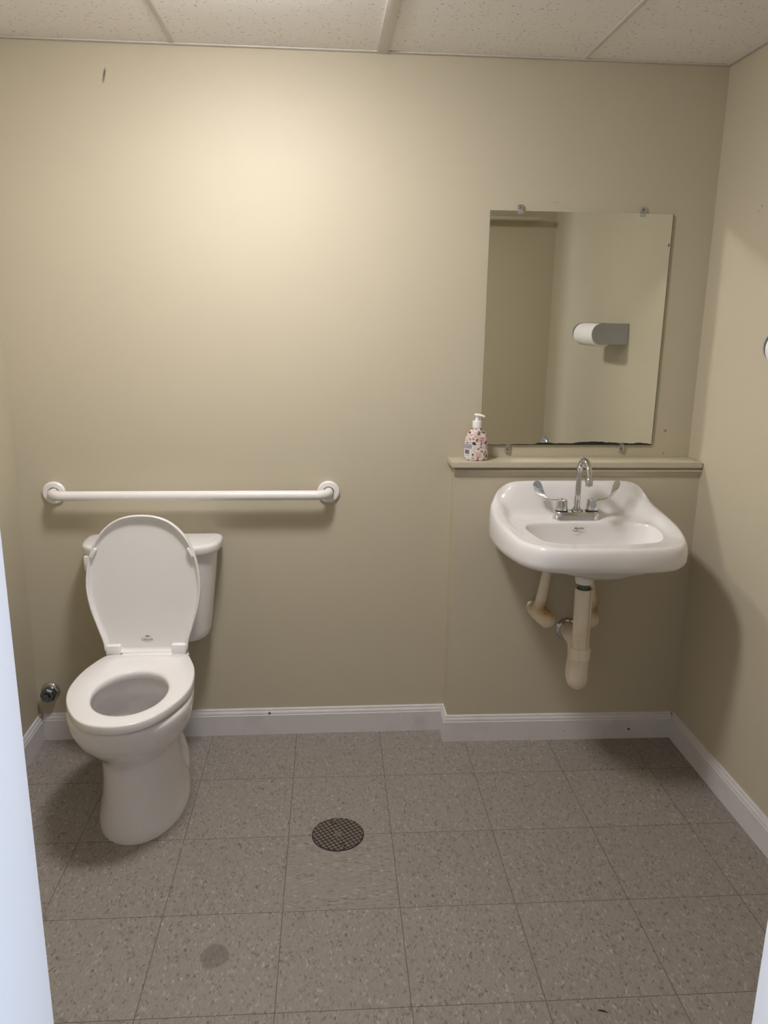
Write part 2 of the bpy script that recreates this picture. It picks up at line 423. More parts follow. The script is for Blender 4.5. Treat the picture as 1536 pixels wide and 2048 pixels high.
# ------------------------------------------------------------------ toilet
TXC = -.690
toilet = thing('toilet', 'white two-piece toilet with lid and raised seat cover open, in the left corner', 'toilet', (TXC, -.36, 0))
toilet['label'] = 'white toilet with its lid up, standing in the left corner below the grab bar'
tl = lambda pts: [Vector((x, y+.36, z)) for x, y, z in pts]       # to local
BT = [  # z, widest half, rear half, front y, y of widest, back y
 (0.0, .132, .106, -.6186, -.40, -.03), (.012, .1325, .106, -.6186, -.40, -.03), (.035, .127, .102, -.614, -.40, -.032), (.06, .122, .093, -.610, -.40, -.036), (.10, .1150, .080, -.605, -.40, -.045),
 (.16, .1095, .072, -.601, -.405, -.055), (.21, .1080, .074, -.601, -.415, -.055), (.238, .1105, .080, -.606, -.425, -.055), (.262, .122, .084, -.623, -.44, -.055), (.292, .145, .09, -.656, -.46, -.05),
 (.325, .162, .10, -.686, -.478, -.045), (.36, .1715, .108, -.705, -.488, -.04), (.392, .1745, .112, -.712, -.49, -.04), (.402, .173, .112, -.710, -.49, -.04), (.407, .167, .108, -.704, -.49, -.042)]
def bowl_ring(z, n=36, dent=True):
    hw, hr, yf, yw, yb = table(BT, z); P = []
    for k in range(n+1):                       # front half ellipse to widest
        a = PI/2*k/n; P.append((hw*math.sin(a)**.95, yw-(yw-yf)*math.cos(a)))
    m_ = 40
    for k in range(1, m_+1):
        s = 1-(1-k/m_)**1.8; f = min(s/lerp(.62, .90, min(1, max(0, (z-.24)/.12))), 1); f = f*f*(3-2*f)
        x = lerp(hw, hr, f)*max(0, 1-s**(4.2 if z < .12 else 7))**.5; y = yw+(yb-yw)*s; P.append((x, y))
    if dent:
        P = [(x-.007*math.exp(-((y+.25)/.03)**2)*math.exp(-((z-.07)/.035)**2), y) for x, y in P]
    full = P+[(-x, y) for x, y in P[-2:0:-1]]
    return full
zs = [0, .004, .012, .03, .05, .075, .10, .13, .16, .185, .205, .22, .232, .244, .255, .27, .285, .302, .32, .34, .36, .378, .392, .402, .407]
rings = [tl([(x, y, z) for x, y in bowl_ring(z)]) for z in zs]
N = len(rings[0])
# interior
def oval(hw, yf, yb, z, n=N, e=1.0):
    """ellipse matched in index order to bowl_ring"""
    P = []; q = 36
    yw = (yf+yb)/2
    for k in range(q+1):
        a = PI/2*k/q; P.append((hw*math.sin(a), yw-(yw-yf)*math.cos(a)))
    for k in range(1, 41):
        a = PI/2*k/40; P.append((hw*math.cos(a), yw+(yb-yw)*math.sin(a)))
    return [(x, y, z) for x, y in P+[(-x, y) for x, y in P[-2:0:-1]]]
for hw, yf, yb, z in ((.128, -.672, -.34, .407), (.122, -.664, -.348, .403), (.121, -.662, -.352, .396), (.1225, -.663, -.351, .368), (.148, -.686, -.322, .364), (.156, -.692, -.316, .352), (.153, -.686, -.316, .325), (.134, -.660, -.326, .298), (.108, -.62, -.35, .275), (.085, -.575, -.36, .235), (.06, -.53, -.37, .205), (.04, -.50, -.40, .185)):
    rings.append(tl(oval(hw, yf, yb, z)))
V, F = loft(rings)
body = mesh_obj('bowl', V, F, M['porcelain'], toilet, angle=50)
V, F = loft([tl(oval(.075, -.553, -.367, .2215)), tl(oval(.074, -.552, -.368, .2225))])
mesh_obj('water', V, F, M['water'], toilet)
# tank
def tank_ring(s, z, grow=0.0, back=-.014):
    half = [(0, -.186), (.06, -.184), (.12, -.175), (.170, -.156), (.200, -.126), (.2105, -.09), (.2125, -.055), (.2105, -.026), (.203, -.016), (.19, back), (.1, back), (0, back)]
    P = [(x*s*(1+grow/.21), back+(y-back)*(1-(1-s)*.55)*(1+grow/.18)) for x, y in half]
    c = catmull(P, m=8)
    out = [(x, min(y, back)) for x, y in c]
    full = out+[(-x, y) for x, y in out[-2:0:-1]]
    return tl([(x-.003, y, z) for x, y in full])
rings = [tank_ring(.70, .424), tank_ring(.79, .427), tank_ring(.825, .436), tank_ring(.84, .455), tank_ring(.90, .56), tank_ring(.95, .65), tank_ring(.985, .735)]
V, F = loft(rings); tank = mesh_obj('tank', V, F, M['porcelain'], toilet, angle=50)
rings = [tank_ring(1, .7355, -.004), tank_ring(1, .737, .010), tank_ring(1, .742, .0125), tank_ring(1, .757, .013), tank_ring(1, .763, .0115), tank_ring(1, .7665, .007), tank_ring(1, .768, -.002)]
V, F = loft(rings); mesh_obj('tank_lid', V, F, M['porcelain'], toilet, angle=50)
# flush lever on the tank's left front
bm = bmesh.new()
add_lathe(bm, [(.013, -.004), (.014, 0), (.014, .006), (.011, .010)], tl([(-.186, -.155, .71)])[0], (-.45, -.9, 0), 24)
add_tube(bm, tl([(-.19, -.168, .71), (-.17, -.185, .706), (-.13, -.199, .699), (-.10, -.205, .697)]), [.009, .008, .0085, .0095], 14)
bm_obj('flush_lever', bm, M['plastic'], toilet)
bm = bmesh.new(); add_box(bm, -.206, -.188, -.165+.36, -.125+.36, .688, .7355, .002); bm_obj('lever_housing', bm, M['porcelain'], toilet)
# seat ring
SEAT = [(0, -.729), (.035, -.724), (.066, -.712), (.096, -.688), (.124, -.65), (.150, -.598), (.1685, -.54), (.1755, -.485), (.173, -.425), (.164, -.37), (.150, -.325), (.134, -.285), (.118, -.270), (.082, -.266), (.06, -.265), (0, -.265)]
NS = 128
so_ = resample(catmull(sym(SEAT), True, 8), NS)      # ccw? front -> +x -> back
hole = []
for i, (x, y) in enumerate(so_):
    hole.append(None)
def egg_at(ang, hw, yf, yb, yw, xc=.006):
    s_, c_ = math.sin(ang), math.cos(ang)
    return (xc+hw*s_, yw-(yw-yf)*c_ if c_ > 0 else yw-(yb-yw)*c_)
ho_ = []
for x, y in so_:
    a = math.atan2(x, -(y+.52)); ho_.append(egg_at(a, .1045, -.664, -.392, -.525))
def seatring(o, z): return tl([(x, y, z) for x, y in o])
sr = [seatring(inset(so_, .006), .414), seatring(inset(so_, .001), .417), seatring(so_, .424), seatring(so_, .4365), seatring(inset(so_, .0012), .4393), seatring(inset(so_, .0038), .4408)]
mid = [(lerp(a[0], b[0], .5), lerp(a[1], b[1], .5)) for a, b in zip(so_, ho_)]
hin = lambda d: [(x+(x-.006)/.1045*d, y+(y+.525)/.136*d) for x, y in ho_]
sr += [seatring(mid, .4415), seatring(hin(.012), .4408), seatring(hin(.0045), .4385), seatring(hin(.0008), .434), seatring(hin(0), .425), seatring(hin(.003), .416), seatring(hin(.006), .414)]
n = NS; V = [p for r in sr for p in r]; F = []
R_ = len(sr)
for i in range(R_):
    j = (i+1) % R_
    for k in range(n): F.append((i*n+k, i*n+(k+1) % n, j*n+(k+1) % n, j*n+k))
seat = mesh_obj('seat', V, F, M['seat'], toilet, angle=50)
bm = bmesh.new(); add_box(bm, -.079, .079, -.285+.36, -.234+.36, .416, .4425, .004); bm_obj('seat_tongue', bm, M['seat'], seat)
for x, y in ((-.10, -.60), (.10, -.60)):
    bm = bmesh.new(); add_box(bm, x-.008, x+.008, y+.36-.016, y+.36+.016, .4065, .4145, .002); bm_obj('bumper', bm, M['seat'], seat)
# lid
AL = math.radians(4.3); HY, HZ, HX = -.246, .437, -.004
def lidp(u, v, w): return Vector((u+HX, HY+v*math.sin(AL)-w*math.cos(AL)+.36, HZ+v*math.cos(AL)+w*math.sin(AL)))
LID = [(0, .001), (.085, .001), (.118, .002), (.130, .012), (.134, .04), (.150, .09), (.168, .15), (.177, .205), (.1765, .25), (.168, .305), (.150, .355), (.123, .398), (.086, .43), (.045, .446), (0, .4505)]
lo = resample(catmull(sym(LID), True, 8), 128)
lin = lambda d: inset(lo, d)
L3 = lambda o, w: [lidp(u, v, w) for u, v in o]
rings = [L3(lin(.02), -.006), L3(lin(.006), -.005), L3(lin(.001), -.001), L3(lin(0), .004), L3(lin(0), .014), L3(lin(.0012), .0165), L3(lin(.0035), .0172), L3(lin(.006), .016), L3(lin(.0075), .011), L3(lin(.012), .003), L3(lin(.018), .0018), L3(lin(.05), .0012)]
V, F = loft(rings); lid = mesh_obj('lid', V, F, M['seat'], toilet, angle=60)
for s in (-1, 1):                                    # bumpers on the lid rim
    bm = bmesh.new(); b = bmesh.new(); add_box(b, -.005, .005, -.017, .017, 0, .0185, .0035, 3)
    ang = math.radians(27*s)
    for vv in b.verts:
        x, y, z = vv.co; x2 = x*math.cos(ang)-y*math.sin(ang); y2 = x*math.sin(ang)+y*math.cos(ang)
        vv.co = lidp(s*.1490+x2, .331+y2, z+.002)
    merge(bm, b); b.free(); bm_obj('bumper', bm, M['seat'], lid)
for s in (-1, 1):                                    # hinge blocks
    bm = bmesh.new(); b = bmesh.new(); add_box(b, .080, .126, .0, .034, -.006, .020, .004, 3)
    for vv in b.verts:
        x, y, z = vv.co; x *= s; vv.co = lidp(x, y-.004, z)
    bmesh.ops.recalc_face_normals(b, faces=b.faces); merge(bm, b); b.free()
    bm_obj('hinge', bm, M['seat'], toilet)
    bm = bmesh.new(); add_lathe(bm, [(.009, 0), (.009, .05)], tl([(s*.103-.025, -.252, .425)])[0], (1, 0, 0), 20); bm_obj('hinge_pin', bm, M['seat'], toilet)

def text(name, body_, size, M4, mat_, parent, shear=0.0, align='CENTER', sp=1.0, off=0.0):
    cu = bpy.data.curves.new(name, 'FONT'); cu.body = body_; cu.size = size; cu.align_x = align; cu.shear = shear; cu.space_character = sp; cu.extrude = .00008; cu.offset = off
    tmp = bpy.data.objects.new(name, cu); C.objects.link(tmp); bpy.context.view_layer.update()
    me = bpy.data.meshes.new_from_object(tmp.evaluated_get(bpy.context.evaluated_depsgraph_get()))
    bpy.data.objects.remove(tmp); bpy.data.curves.remove(cu); me.materials.clear()
    o = link(name, me, mat_, parent, False); o.matrix_local = M4; return o
def basis(o, x, y): 
    x = Vector(x).normalized(); y = Vector(y).normalized(); z = x.cross(y)
    return Matrix(((x.x, y.x, z.x, o[0]), (x.y, y.y, z.y, o[1]), (x.z, y.z, z.z, o[2]), (0, 0, 0, 1)))
UP = (0, math.sin(AL), math.cos(AL))
text('logo_text', 'Church', .0115, basis(lidp(.002, .040, .0022), (1, 0, 0), UP), M['ink'], lid, sp=1.02)
text('logo_subtext', 'SINCE 1898', .0036, basis(lidp(.002, .0345, .0022), (1, 0, 0), UP), M['paleink'], lid)
bm = bmesh.new()                                     # the small swoosh above the word
pts = catmull([(-.006, .0505), (-.0045, .0545), (-.001, .0555), (.002, .0538), (.005, .0550), (.0095, .0525)], m=6)
for i, (u, v) in enumerate(pts):
    w_ = .0009*(1.6 if 4 < i < 22 else 1.0)
    pts[i] = (u, v, w_)
rows = [(bm.verts.new(lidp(u+.002, v+w, .0021)), bm.verts.new(lidp(u+.002, v-w, .0021))) for u, v, w in pts]
for a, b in zip(rows, rows[1:]): bm.faces.new((a[0], b[0], b[1], a[1]))
bm_obj('logo_mark', bm, M['ink'], lid, smooth=False)

# shut-off stub by the left corner
stub = thing('water_valve', 'dark chrome capped water stub on the back wall beside the toilet bowl', 'valve', (-1.0985, -.0005, .186))
bm = bmesh.new(); add_lathe(bm, [(.034, 0), (.0335, .003), (.031, .0065), (.024, .0105), (.017, .012)], (0, 0, 0), (0, -1, 0), 48); bm_obj('escutcheon', bm, M['chrome'], stub)
bm = bmesh.new(); add_lathe(bm, [(.0245, .010), (.027, .014), (.028, .024), (.0265, .034), (.021, .039), (.016, .040)], (0, 0, -.002), (0, -1, 0), 8); bm_obj('cap', bm, M['dullchrome'], stub, angle=20)
bm = bmesh.new(); add_lathe(bm, [(.0135, .039), (.0135, .050), (.011, .052)], (0, 0, -.003), (0, -1, 0), 6); bm_obj('plug', bm, M['dullchrome'], stub, angle=20)

# ------------------------------------------------------------------ grab bar
GX0, GX1, GZ = -1.0234, -.1085, .9103
gb = thing('grab_bar', 'white wall-mounted grab bar above the toilet tank', 'grab bar', (GX0, 0, GZ))
L = GX1-GX0; D = .057; rb = .04; r = .0163; pts = [(0, -.003, 0)]
for k in range(11):
    a = PI/2*k/10; pts.append((rb-rb*math.cos(a), -(D-rb)-rb*math.sin(a), 0))
for k in range(11):
    a = PI/2*k/10; pts.append((L-rb+rb*math.sin(a), -(D-rb)-rb*math.cos(a), 0))
pts.append((L, -.003, 0))
bm = bmesh.new(); add_tube(bm, pts, r, 28); bm_obj('bar', bm, M['bar'], gb)
for x in (0, L):
    bm = bmesh.new(); add_lathe(bm, [(.038, .0005), (.0385, .003), (.0375, .0075), (.034, .0105), (.0215, .0115), (.0192, .0105), (.0185, .004)], (x, 0, 0), (0, -1, 0), 56, cap1=False)
    fl = bm_obj('flange', bm, M['bar'], gb)
    bm = bmesh.new(); add_lathe(bm, [(.0190, .005), (.0168, .0055)], (x, 0, 0), (0, -1, 0), 40, cap0=False, cap1=False); bm_obj('gap', bm, M['caulk'], fl)

# ------------------------------------------------------------------ wash basin
SX = .706; SYB = -.094
sink = thing('wash_basin', 'white wall-hung wash basin with raised back under the mirror', 'sink', (SX, SYB, .86))
# plan outline of the outer skirt (x rel. centre, y abs), front first, counter-clockwise
OUT = [(0, -.560), (.09, -.558), (.16, -.549), (.208, -.531), (.243, -.492), (.268, -.43), (.284, -.35), (.290, -.27), (.289, -.19), (.281, -.135), (.270, -.108), (.252, SYB), (.15, SYB), (0, SYB)]
NO = 144
oo = resample(catmull(sym(OUT), True, 8), NO)
def clampw(p): return (p[0], min(p[1], SYB))
YC = -.327
def ins(d): return [(x*(1-d/.290), YC+(y-YC)*(1-d/.233)) for x, y in oo]
# height of the rim line along the outline: low front, wings climbing to the splash back
RIM = [(-.57, .8600), (-.45, .8605), (-.40, .866), (-.33, .8735), (-.27, .879), (-.235, .883), (-.20, .888), (-.165, .895), (-.135, .904), (-.115, .910), (-.09, .914)]
BACK = [(0, .9715), (.15, .9708), (.19, .968), (.215, .962), (.235, .9515), (.250, .937), (.262, .920), (.270, .908)]
def rimz(x, y):
    b = table(RIM, y)[0]
    if y > -.15: b = lerp(b, max(b, table(BACK, abs(x))[0]), min(1, max(0, (y+.15)/.04)))
    return b
def ring(o, fz): return [Vector((x, y-SYB, fz(x, y, i)-.86)) for i, (x, y) in enumerate(o)]
rings = []
BX, BY = .014, -.335          # belly centre
def belly(hw, hy, z, cy=BY, BX=0):
    res = []
    for x, y in oo:
        a = math.atan2(y+.33, x); res.append(Vector((BX+hw*math.cos(a), cy+hy*math.sin(a)-SYB, z-.86)))
    return res
rings += [belly(.021, .021, .668, -.285, .010), belly(.029, .029, .668, -.285, .010), belly(.032, .032, .683, -.285, .010), belly(.044, .040, .697, -.290, .018), belly(.070, .062, .706, -.305, .038), belly(.105, .085, .719, -.325, .042), belly(.145, .112, .742, -.335, .034), belly(.190, .145, .774, -.335, .016)]
rings += [ring(ins(.045), lambda x, y, i: .782), ring(ins(.022), lambda x, y, i: .783), ring(ins(.009), lambda x, y, i: .787), ring(ins(.002), lambda x, y, i: .796), ring(ins(0), lambda x, y, i: .808),
          ring(ins(.0005), lambda x, y, i: lerp(.808, rimz(x, y), .45)), ring(ins(.0035), lambda x, y, i: rimz(x, y)-.013), ring(ins(.007), lambda x, y, i: rimz(x, y)-.0055), ring(ins(.0115), lambda x, y, i: rimz(x, y)-.0015), ring(ins(.017), lambda x, y, i: rimz(x, y))]
DECK = .8575
def down(f): return lambda x, y, i: lerp(DECK, rimz(oo[i][0], oo[i][1])-.0005, f)
rings += [ring(ins(.022), down(.985)), ring(ins(.027), down(.95)), ring(ins(.035), down(.84)), ring(ins(.045), down(.58)), ring(ins(.053), down(.26)), ring(ins(.061), down(.09)), ring(ins(.070), down(.02))]
BOWL = [(0.01, -.507), (.10, -.506), (.165, -.497), (.194, -.475), (.207, -.43), (.215, -.37), (.217, -.31), (.207, -.262), (.18, -.237), (.12, -.230), (0.01, -.229), (-.10, -.230), (-.155, -.238), (-.186, -.262), (-.196, -.31), (-.19, -.375), (-.176, -.435), (-.15, -.48), (-.11, -.501)]
bo = resample(catmull(BOWL, True, 10), 400)
def match(o, pts):
    """match bowl outline to the outer ring by direction from the bowl centre"""
    res = []
    cx, cy = .01, -.365
    A = [math.atan2(p[1]-cy, p[0]-cx) for p in pts]
    for x, y in o:
        a = math.atan2((y+.327)*.92, x*.82); best = min(range(len(pts)), key=lambda k: abs((A[k]-a+PI) % (2*PI)-PI)); res.append(pts[best])
    return res
bm_ = match(oo, bo)
def bring(s, z, cx=.01, cy=-.365): return [Vector((cx+(x-cx)*s, cy+(y-cy)*s-SYB, z-.86)) for x, y in bm_]
rings += [bring(1.035, .8572), bring(1.008, .8563), bring(.992, .8525), bring(.981, .845), bring(.962, .828), bring(.915, .80), bring(.86, .772), bring(.76, .755), bring(.55, .745), bring(.30, .739), bring(.12, .736)]
V, F = loft(rings)
basin = mesh_obj('basin', V, F, M['porcelain'], sink, angle=70)
bm = bmesh.new(); add_lathe(bm, [(.026, 0), (.026, .003), (.022, .004)], (.01, -.365-SYB, .7355-.86), n=32); bm_obj('drain_fitting', bm, M['chrome'], sink)
# maker's script on the bowl's rear wall
lp = Vector((-.006, -.2345-SYB-.0062, .836-.86))
text('logo_text', 'Mansfield', .0092, basis(lp, (1, 0, 0), (0, .42, .9)), M['ink'], sink, shear=.35, sp=.92, off=.00012)
bm = bmesh.new()
pts = catmull([(-.019, -.001), (-.021, -.0045), (-.012, -.0062), (-.004, -.0035), (-.001, -.0005)], m=6); upv = Vector((0, .42, .9)).normalized()
rows = [(bm.verts.new(lp+Vector((u, 0, 0))+upv*(v+.0010)), bm.verts.new(lp+Vector((u, 0, 0))+upv*(v-.0010))) for u, v in pts]
for a, b in zip(rows, rows[1:]): bm.faces.new((a[0], b[0], b[1], a[1]))
bm_obj('logo_flourish', bm, M['ink'], sink, smooth=False)

# faucet (bolted to the basin, but lifts away as its own thing)
FCX, FCY, FCZ = .7045, -.188, .8585
fau = thing('faucet', 'chrome gooseneck faucet with two wrist blade handles on the wash basin', 'faucet', (FCX, FCY, FCZ))
bm = bmesh.new()
pl = []
for k in range(17): a = -PI/2+PI*k/16; pl.append((.051+.027*math.cos(a), .027*math.sin(a)))
pl += [(-x, -y) for x, y in pl]
rg = lambda s, z: [Vector((x-(math.copysign(.027*(1-s), x)), y*s, z)) for x, y in pl]
V, F = loft([rg(1, 0), rg(.985, .0185), rg(.95, .0235), rg(.86, .0265)]); mesh_obj('base', V, F, M['chrome'], fau)
for s in (-1, 1):
    bm = bmesh.new(); add_lathe(bm, [(.0205, 0), (.0205, .004)], (s*.051, 0, .0265), n=32); bm_obj('gasket', bm, M['black'], fau)
    bm = bmesh.new(); add_lathe(bm, [(.0205, 0), (.0205, .002), (.0192, .016), (.0178, .033), (.016, .0355), (.006, .036)], (s*.051, 0, .0300), n=18)
    kn = bm_obj('handle_hub', bm, M['chrome'], fau, angle=15)
    # wrist blade: leaves the hub flat, sweeps outward and up, twisting to face the user
    st = [(.012, 0, .0005, .006, 0.0), (.028, .001, .0010, .0075, .05), (.045, .003, .003, .0095, .25), (.060, .006, .011, .0118, .7), (.071, .009, .0235, .0132, 1.0), (.078, .011, .037, .0138, 1.2), (.083, .0125, .050, .0132, 1.3), (.0858, .0132, .057, .0095, 1.35), (.0868, .0135, .0605, .003, 1.35)]
    st = catmull(st, m=5); rr = []
    for i, (x, y, z, hwid, tw) in enumerate(st):
        a, b = st[max(i-1, 0)], st[min(i+1, len(st)-1)]
        d = Vector((s*(b[0]-a[0]), b[1]-a[1], b[2]-a[2])).normalized()
        wv = Vector((0, 1, 0)); wv = (wv-d*wv.dot(d)).normalized(); nv = d.cross(wv).normalized()
        q = Matrix.Rotation(-s*tw if s > 0 else tw, 3, d); w2 = q @ wv; n2 = q @ nv
        o = Vector((s*(.051+x), y, .0630+z)); th = .0019; sec = []
        for k in range(16):
            aa = 2*PI*k/16; sec.append(o+w2*hwid*math.cos(aa)+n2*th*math.sin(aa))
        rr.append(sec)
    V, F = loft(rr); mesh_obj('wrist_blade', V, F, M['chrome'], kn, angle=60)
    bm = bmesh.new(); add_lathe(bm, [(.0045, 0), (.004, .002), (.001, .003)], (s*.051, 0, .0655), n=16); bm_obj('cap_screw', bm, M['chrome'], kn)
bm = bmesh.new(); add_lathe(bm, [(.021, .0245), (.0195, .031), (.0135, .035), (.0128, .038), (.0102, .040)], n=36); bm_obj('spout_collar', bm, M['chrome'], fau)
RS = .049; zt = .1525; pts = [(0, 0, .03), (0, 0, .06), (0, 0, .10), (0, 0, zt-.01)]
for k in range(0, 17):
    a = PI*k/16*.985; pts.append((0, -(RS-RS*math.cos(a)), zt+RS*math.sin(a)))
e = Vector(pts[-1]); pts.append(tuple(e+Vector((0, -.001, -.006))))
bm = bmesh.new(); add_tube(bm, pts, .0098, 24); bm_obj('spout', bm, M['chrome'], fau)
bm = bmesh.new(); add_lathe(bm, [(.0098, -.003), (.0115, 0), (.0118, .012), (.0118, .019), (.0108, .0215), (.008, .0215)], tuple(Vector(pts[-1])+Vector((0, 0, .002))), (0, -.04, -1), 28); bm_obj('aerator', bm, M['chrome'], fau)

# ------------------------------------------------------------------ drain trap and supplies
trap = thing('drain_trap', 'yellowed covered drain trap hanging under the wash basin', 'pipe', (.719, -.285, .5))
T_ = lambda *p: Vector(p)-Vector((.719, -.285, .5))
bm = bmesh.new(); add_lathe(bm, [(.0185, 0), (.0185, .05)], T_(.716, -.285, .620), (0, 0, 1), 28); bm_obj('tailpiece', bm, M['tail'], trap)
bm = bmesh.new()
add_lathe(bm, [(.0275, 0), (.0285, .003), (.0285, .211), (.0275, .2135), (.0235, .214), (.0225, .19)], T_(.719, -.285, .435), (-.012, 0, 1), 36, cap1=False)
cov = bm_obj('pipe_cover', bm, M['cover'], trap)
for a in (-.1,):
    bm = bmesh.new(); x = .719+.0288*math.sin(a+.5); y = -.285-.0288*math.cos(a+.5); add_box(bm, x-.0004-.719, x+.0004-.719, y+.285-.0002, y+.285+.0008, -.062, .16); bm_obj('seam', bm, M['seam'], cov)
bm = bmesh.new(); add_lathe(bm, [(.030, 0), (.0345, .004), (.0345, .036), (.031, .041), (.0285, .042)], T_(.719, -.285, .402), (0, 0, 1), 36); bm_obj('slip_nut', bm, M['cover'], trap)
bm = bmesh.new(); pts = [T_(.719, -.285, .41), T_(.7185, -.285, .375)]
for k in range(0, 13):
    a = PI*k/12; pts.append(T_(.719+.013*k/12, -.285+.036-.036*math.cos(a), .345-.034*math.sin(a)))
pts += [T_(.732, -.213, .37), T_(.732, -.213, .395)]
for k in range(1, 7):
    a = PI/2*k/6; pts.append(T_(.732, -.213+.030-.030*math.cos(a), .398+.032*math.sin(a)))
pts += [T_(.733, -.14, .430), T_(.734, FYL-.010, .430)]
bm = bmesh.new(); add_tube(bm, pts, [.0315]*2+[.0315]*13+[.029]*(len(pts)-15), 28); bm_obj('trap_bend', bm, M['cover'], trap)
bm = bmesh.new(); add_lathe(bm, [(.034, 0), (.0425, .0005), (.0425, .004), (.038, .010), (.031, .012)], T_(.734, -.0925, .430), (0, -1, 0), 48, cap1=False); bm_obj('escutcheon', bm, M['chrome'], trap)

def supply(x, label, mirror=1):
    y0 = lerp(FYL, FYR, (x-FX)/(XR-FX))-.0005; zc = .512
    s = thing('supply_valve', label, 'pipe', (x, y0, zc))
    bm = bmesh.new(); add_lathe(bm, [(.024, 0), (.031, .0005), (.031, .003), (.026, .008), (.021, .009)], (0, 0, 0), (0, -1, 0), 40, cap1=False); bm_obj('escutcheon', bm, M['chrome'], s)
    q = lambda a, b, c: (a*mirror, b, c)
    bm = bmesh.new(); add_tube(bm, [q(0, -.006, 0), q(.003, -.04, -.001), q(.012, -.075, -.005), q(.021, -.102, -.009), q(.0235, -.111, -.0098), q(.0245, -.116, -.010)], [.0265, .029, .0295, .0285, .022, .010], 28)
    # the material's stain follows world height, so build around z
    vb = bm_obj('valve_cover', bm, M['valvecover'], s)
    bm = bmesh.new(); add_tube(bm, [q(.002, -.050, .006), q(.008, -.051, .05), q(.020, -.052, .13), q(.032, -.052, .20), q(.040, -.052, .272)], [.023, .0185, .0165, .0165, .0165], 24); bm_obj('riser_cover', bm, M['valvecover'], s)
    return s
supply(.611, 'stained supply pipe cover left of the drain trap')
supply(.799, 'supply pipe cover half hidden behind the drain trap', -1)

# ------------------------------------------------------------------ mirror
MX0, MX1, MZ0, MZ1 = .4119, 1.0155, 1.0746, 1.8312
mir = thing('mirror', 'frameless rectangular wall mirror with chipped lower edge above the ledge', 'mirror', ((MX0+MX1)/2, -.001, MZ0))
mw = (MX1-MX0)/2; mh = MZ1-MZ0
bm = bmesh.new(); add_box(bm, -mw, mw, -.006, 0, 0, mh); gl = bm_obj('glass', bm, M['mirror'], mir, smooth=False)
gl.data.materials.append(M['mirror_edge'])
for p in gl.data.polygons:
    if p.normal.y > -.5: p.material_index = 1
# edge line and worn silvering along the bottom
bm = bmesh.new(); prev = None; rnd = random.Random(3); hgt = .004
for i in range(90):
    u = i/89; x = lerp(-mw, mw, u)
    hgt = max(.0008, min(.0075, hgt+rnd.uniform(-.0016, .0016))); h_ = hgt*(.5 if u < .32 else 1.0)+(.004*math.exp(-((u-.66)/.10)**2))
    a = bm.verts.new((x, -.0063, -.0004)); b = bm.verts.new((x, -.0063, h_))
    if prev: bm.faces.new((prev[0], a, b, prev[1]))
    prev = (a, b)
bm_obj('worn_edge', bm, M['black'], mir, smooth=False)
bm = bmesh.new(); add_box(bm, mw-.0012, mw+.0006, -.0064, 0, 0, mh); bm_obj('edge', bm, M['mirror_edge'], mir, smooth=False)
for k, (x, z, up) in enumerate(((.5088, 1.834, 1), (.9130, 1.836, 1), (.5062, 1.065, -1), (.9078, 1.067, -1))):
    bm = bmesh.new(); lx = x-(MX0+MX1)/2; lz = z-MZ0
    add_box(bm, lx-.009, lx+.009, -.0085, -.0002, min(lz-up*.002, lz+up*.016), max(lz-up*.002, lz+up*.016), .002)
    add_box(bm, lx-.008, lx+.008, -.0105, -.0068, min(lz-up*.014, lz), max(lz-up*.014, lz), .0015)
    cl = bm_obj('clip', bm, M['clear'], mir)
    bm = bmesh.new(); add_lathe(bm, [(.0032, .0), (.0032, .0012), (.002, .002)], (lx, -.0085, lz+up*.007), (0, -1, 0), 16); bm_obj('screw', bm, M['dullchrome'] if up > 0 else M['ink'], cl)

# ------------------------------------------------------------------ soap bottle
SBX, SBY, SBZ = .3865, -.0615, 1.0318
soap = thing('soap_dispenser', 'floral pink soap pump bottle on the left end of the ledge', 'soap bottle', (SBX, SBY, SBZ))
soap.rotation_euler = (0, 0, -.12)
PB = [(0, .0365, .021), (.002, .0385, .0235), (.006, .0393, .0245), (.03, .0397, .0250), (.052, .0395, .0248), (.065, .0386, .0243), (.075, .0367, .0235), (.084, .0333, .0220), (.092, .0285, .0200), (.099, .0228, .0178), (.104, .0178, .0158), (.108, .0150, .0144), (.112, .0140, .0140)]
def brow(z, a, b, n=56): return [Vector((a*math.cos(2*PI*k/n), b*math.sin(2*PI*k/n), z)) for k in range(n)]
V, F = loft([brow(*p) for p in PB]); bot = mesh_obj('bottle', V, F, M['floral'], soap)
bm = bmesh.new(); add_lathe(bm, [(.0138, .109), (.0151, .1095), (.0151, .1305), (.0143, .132), (.0070, .1325), (.0066, .138), (.0050, .139), (.0050, .147), (.007, .148)], n=32)
pump = bm_obj('pump_collar', bm, M['plastic'], soap, angle=30)
bm = bmesh.new()
hd = [(-.010, .1515, .0030, .004), (-.009, .1515, .0072, .0042), (0, .1515, .0105, .0046), (.010, .1508, .0085, .0044), (.019, .1490, .0060, .0040), (.0255, .1468, .0050, .0036), (.027, .1462, .0025, .002)]
rr = []
for d, z, hw_, hh in hd: rr.append([Vector((d*.93, -d*.35, z))+Vector((.35, .93, 0))*hw_*math.cos(2*PI*k/20)+Vector((0, 0, hh*math.sin(2*PI*k/20))) for k in range(20)])
V, F = loft(rr); mesh_obj('pump_head', V, F, M['plastic'], soap)
def patch(name, a0, a1, z0, z1, mat_, parent, off=.0004, nz=5, na=8):
    V = []; F = []
    for i in range(nz+1):
        z = lerp(z0, z1, i/nz); A, B = table(PB, z)
        for j in range(na+1):
            an = math.radians(lerp(a0, a1, j/na)); V.append(((A+off)*math.cos(an), (B+off)*math.sin(an), z))
    for i in range(nz):
        for j in range(na): k = i*(na+1)+j; F.append((k, k+1, k+na+2, k+na+1))
    return mesh_obj(name, V, F, mat_, parent)
lab = patch('label', 190, 247, .010, .066, M['label'], soap)
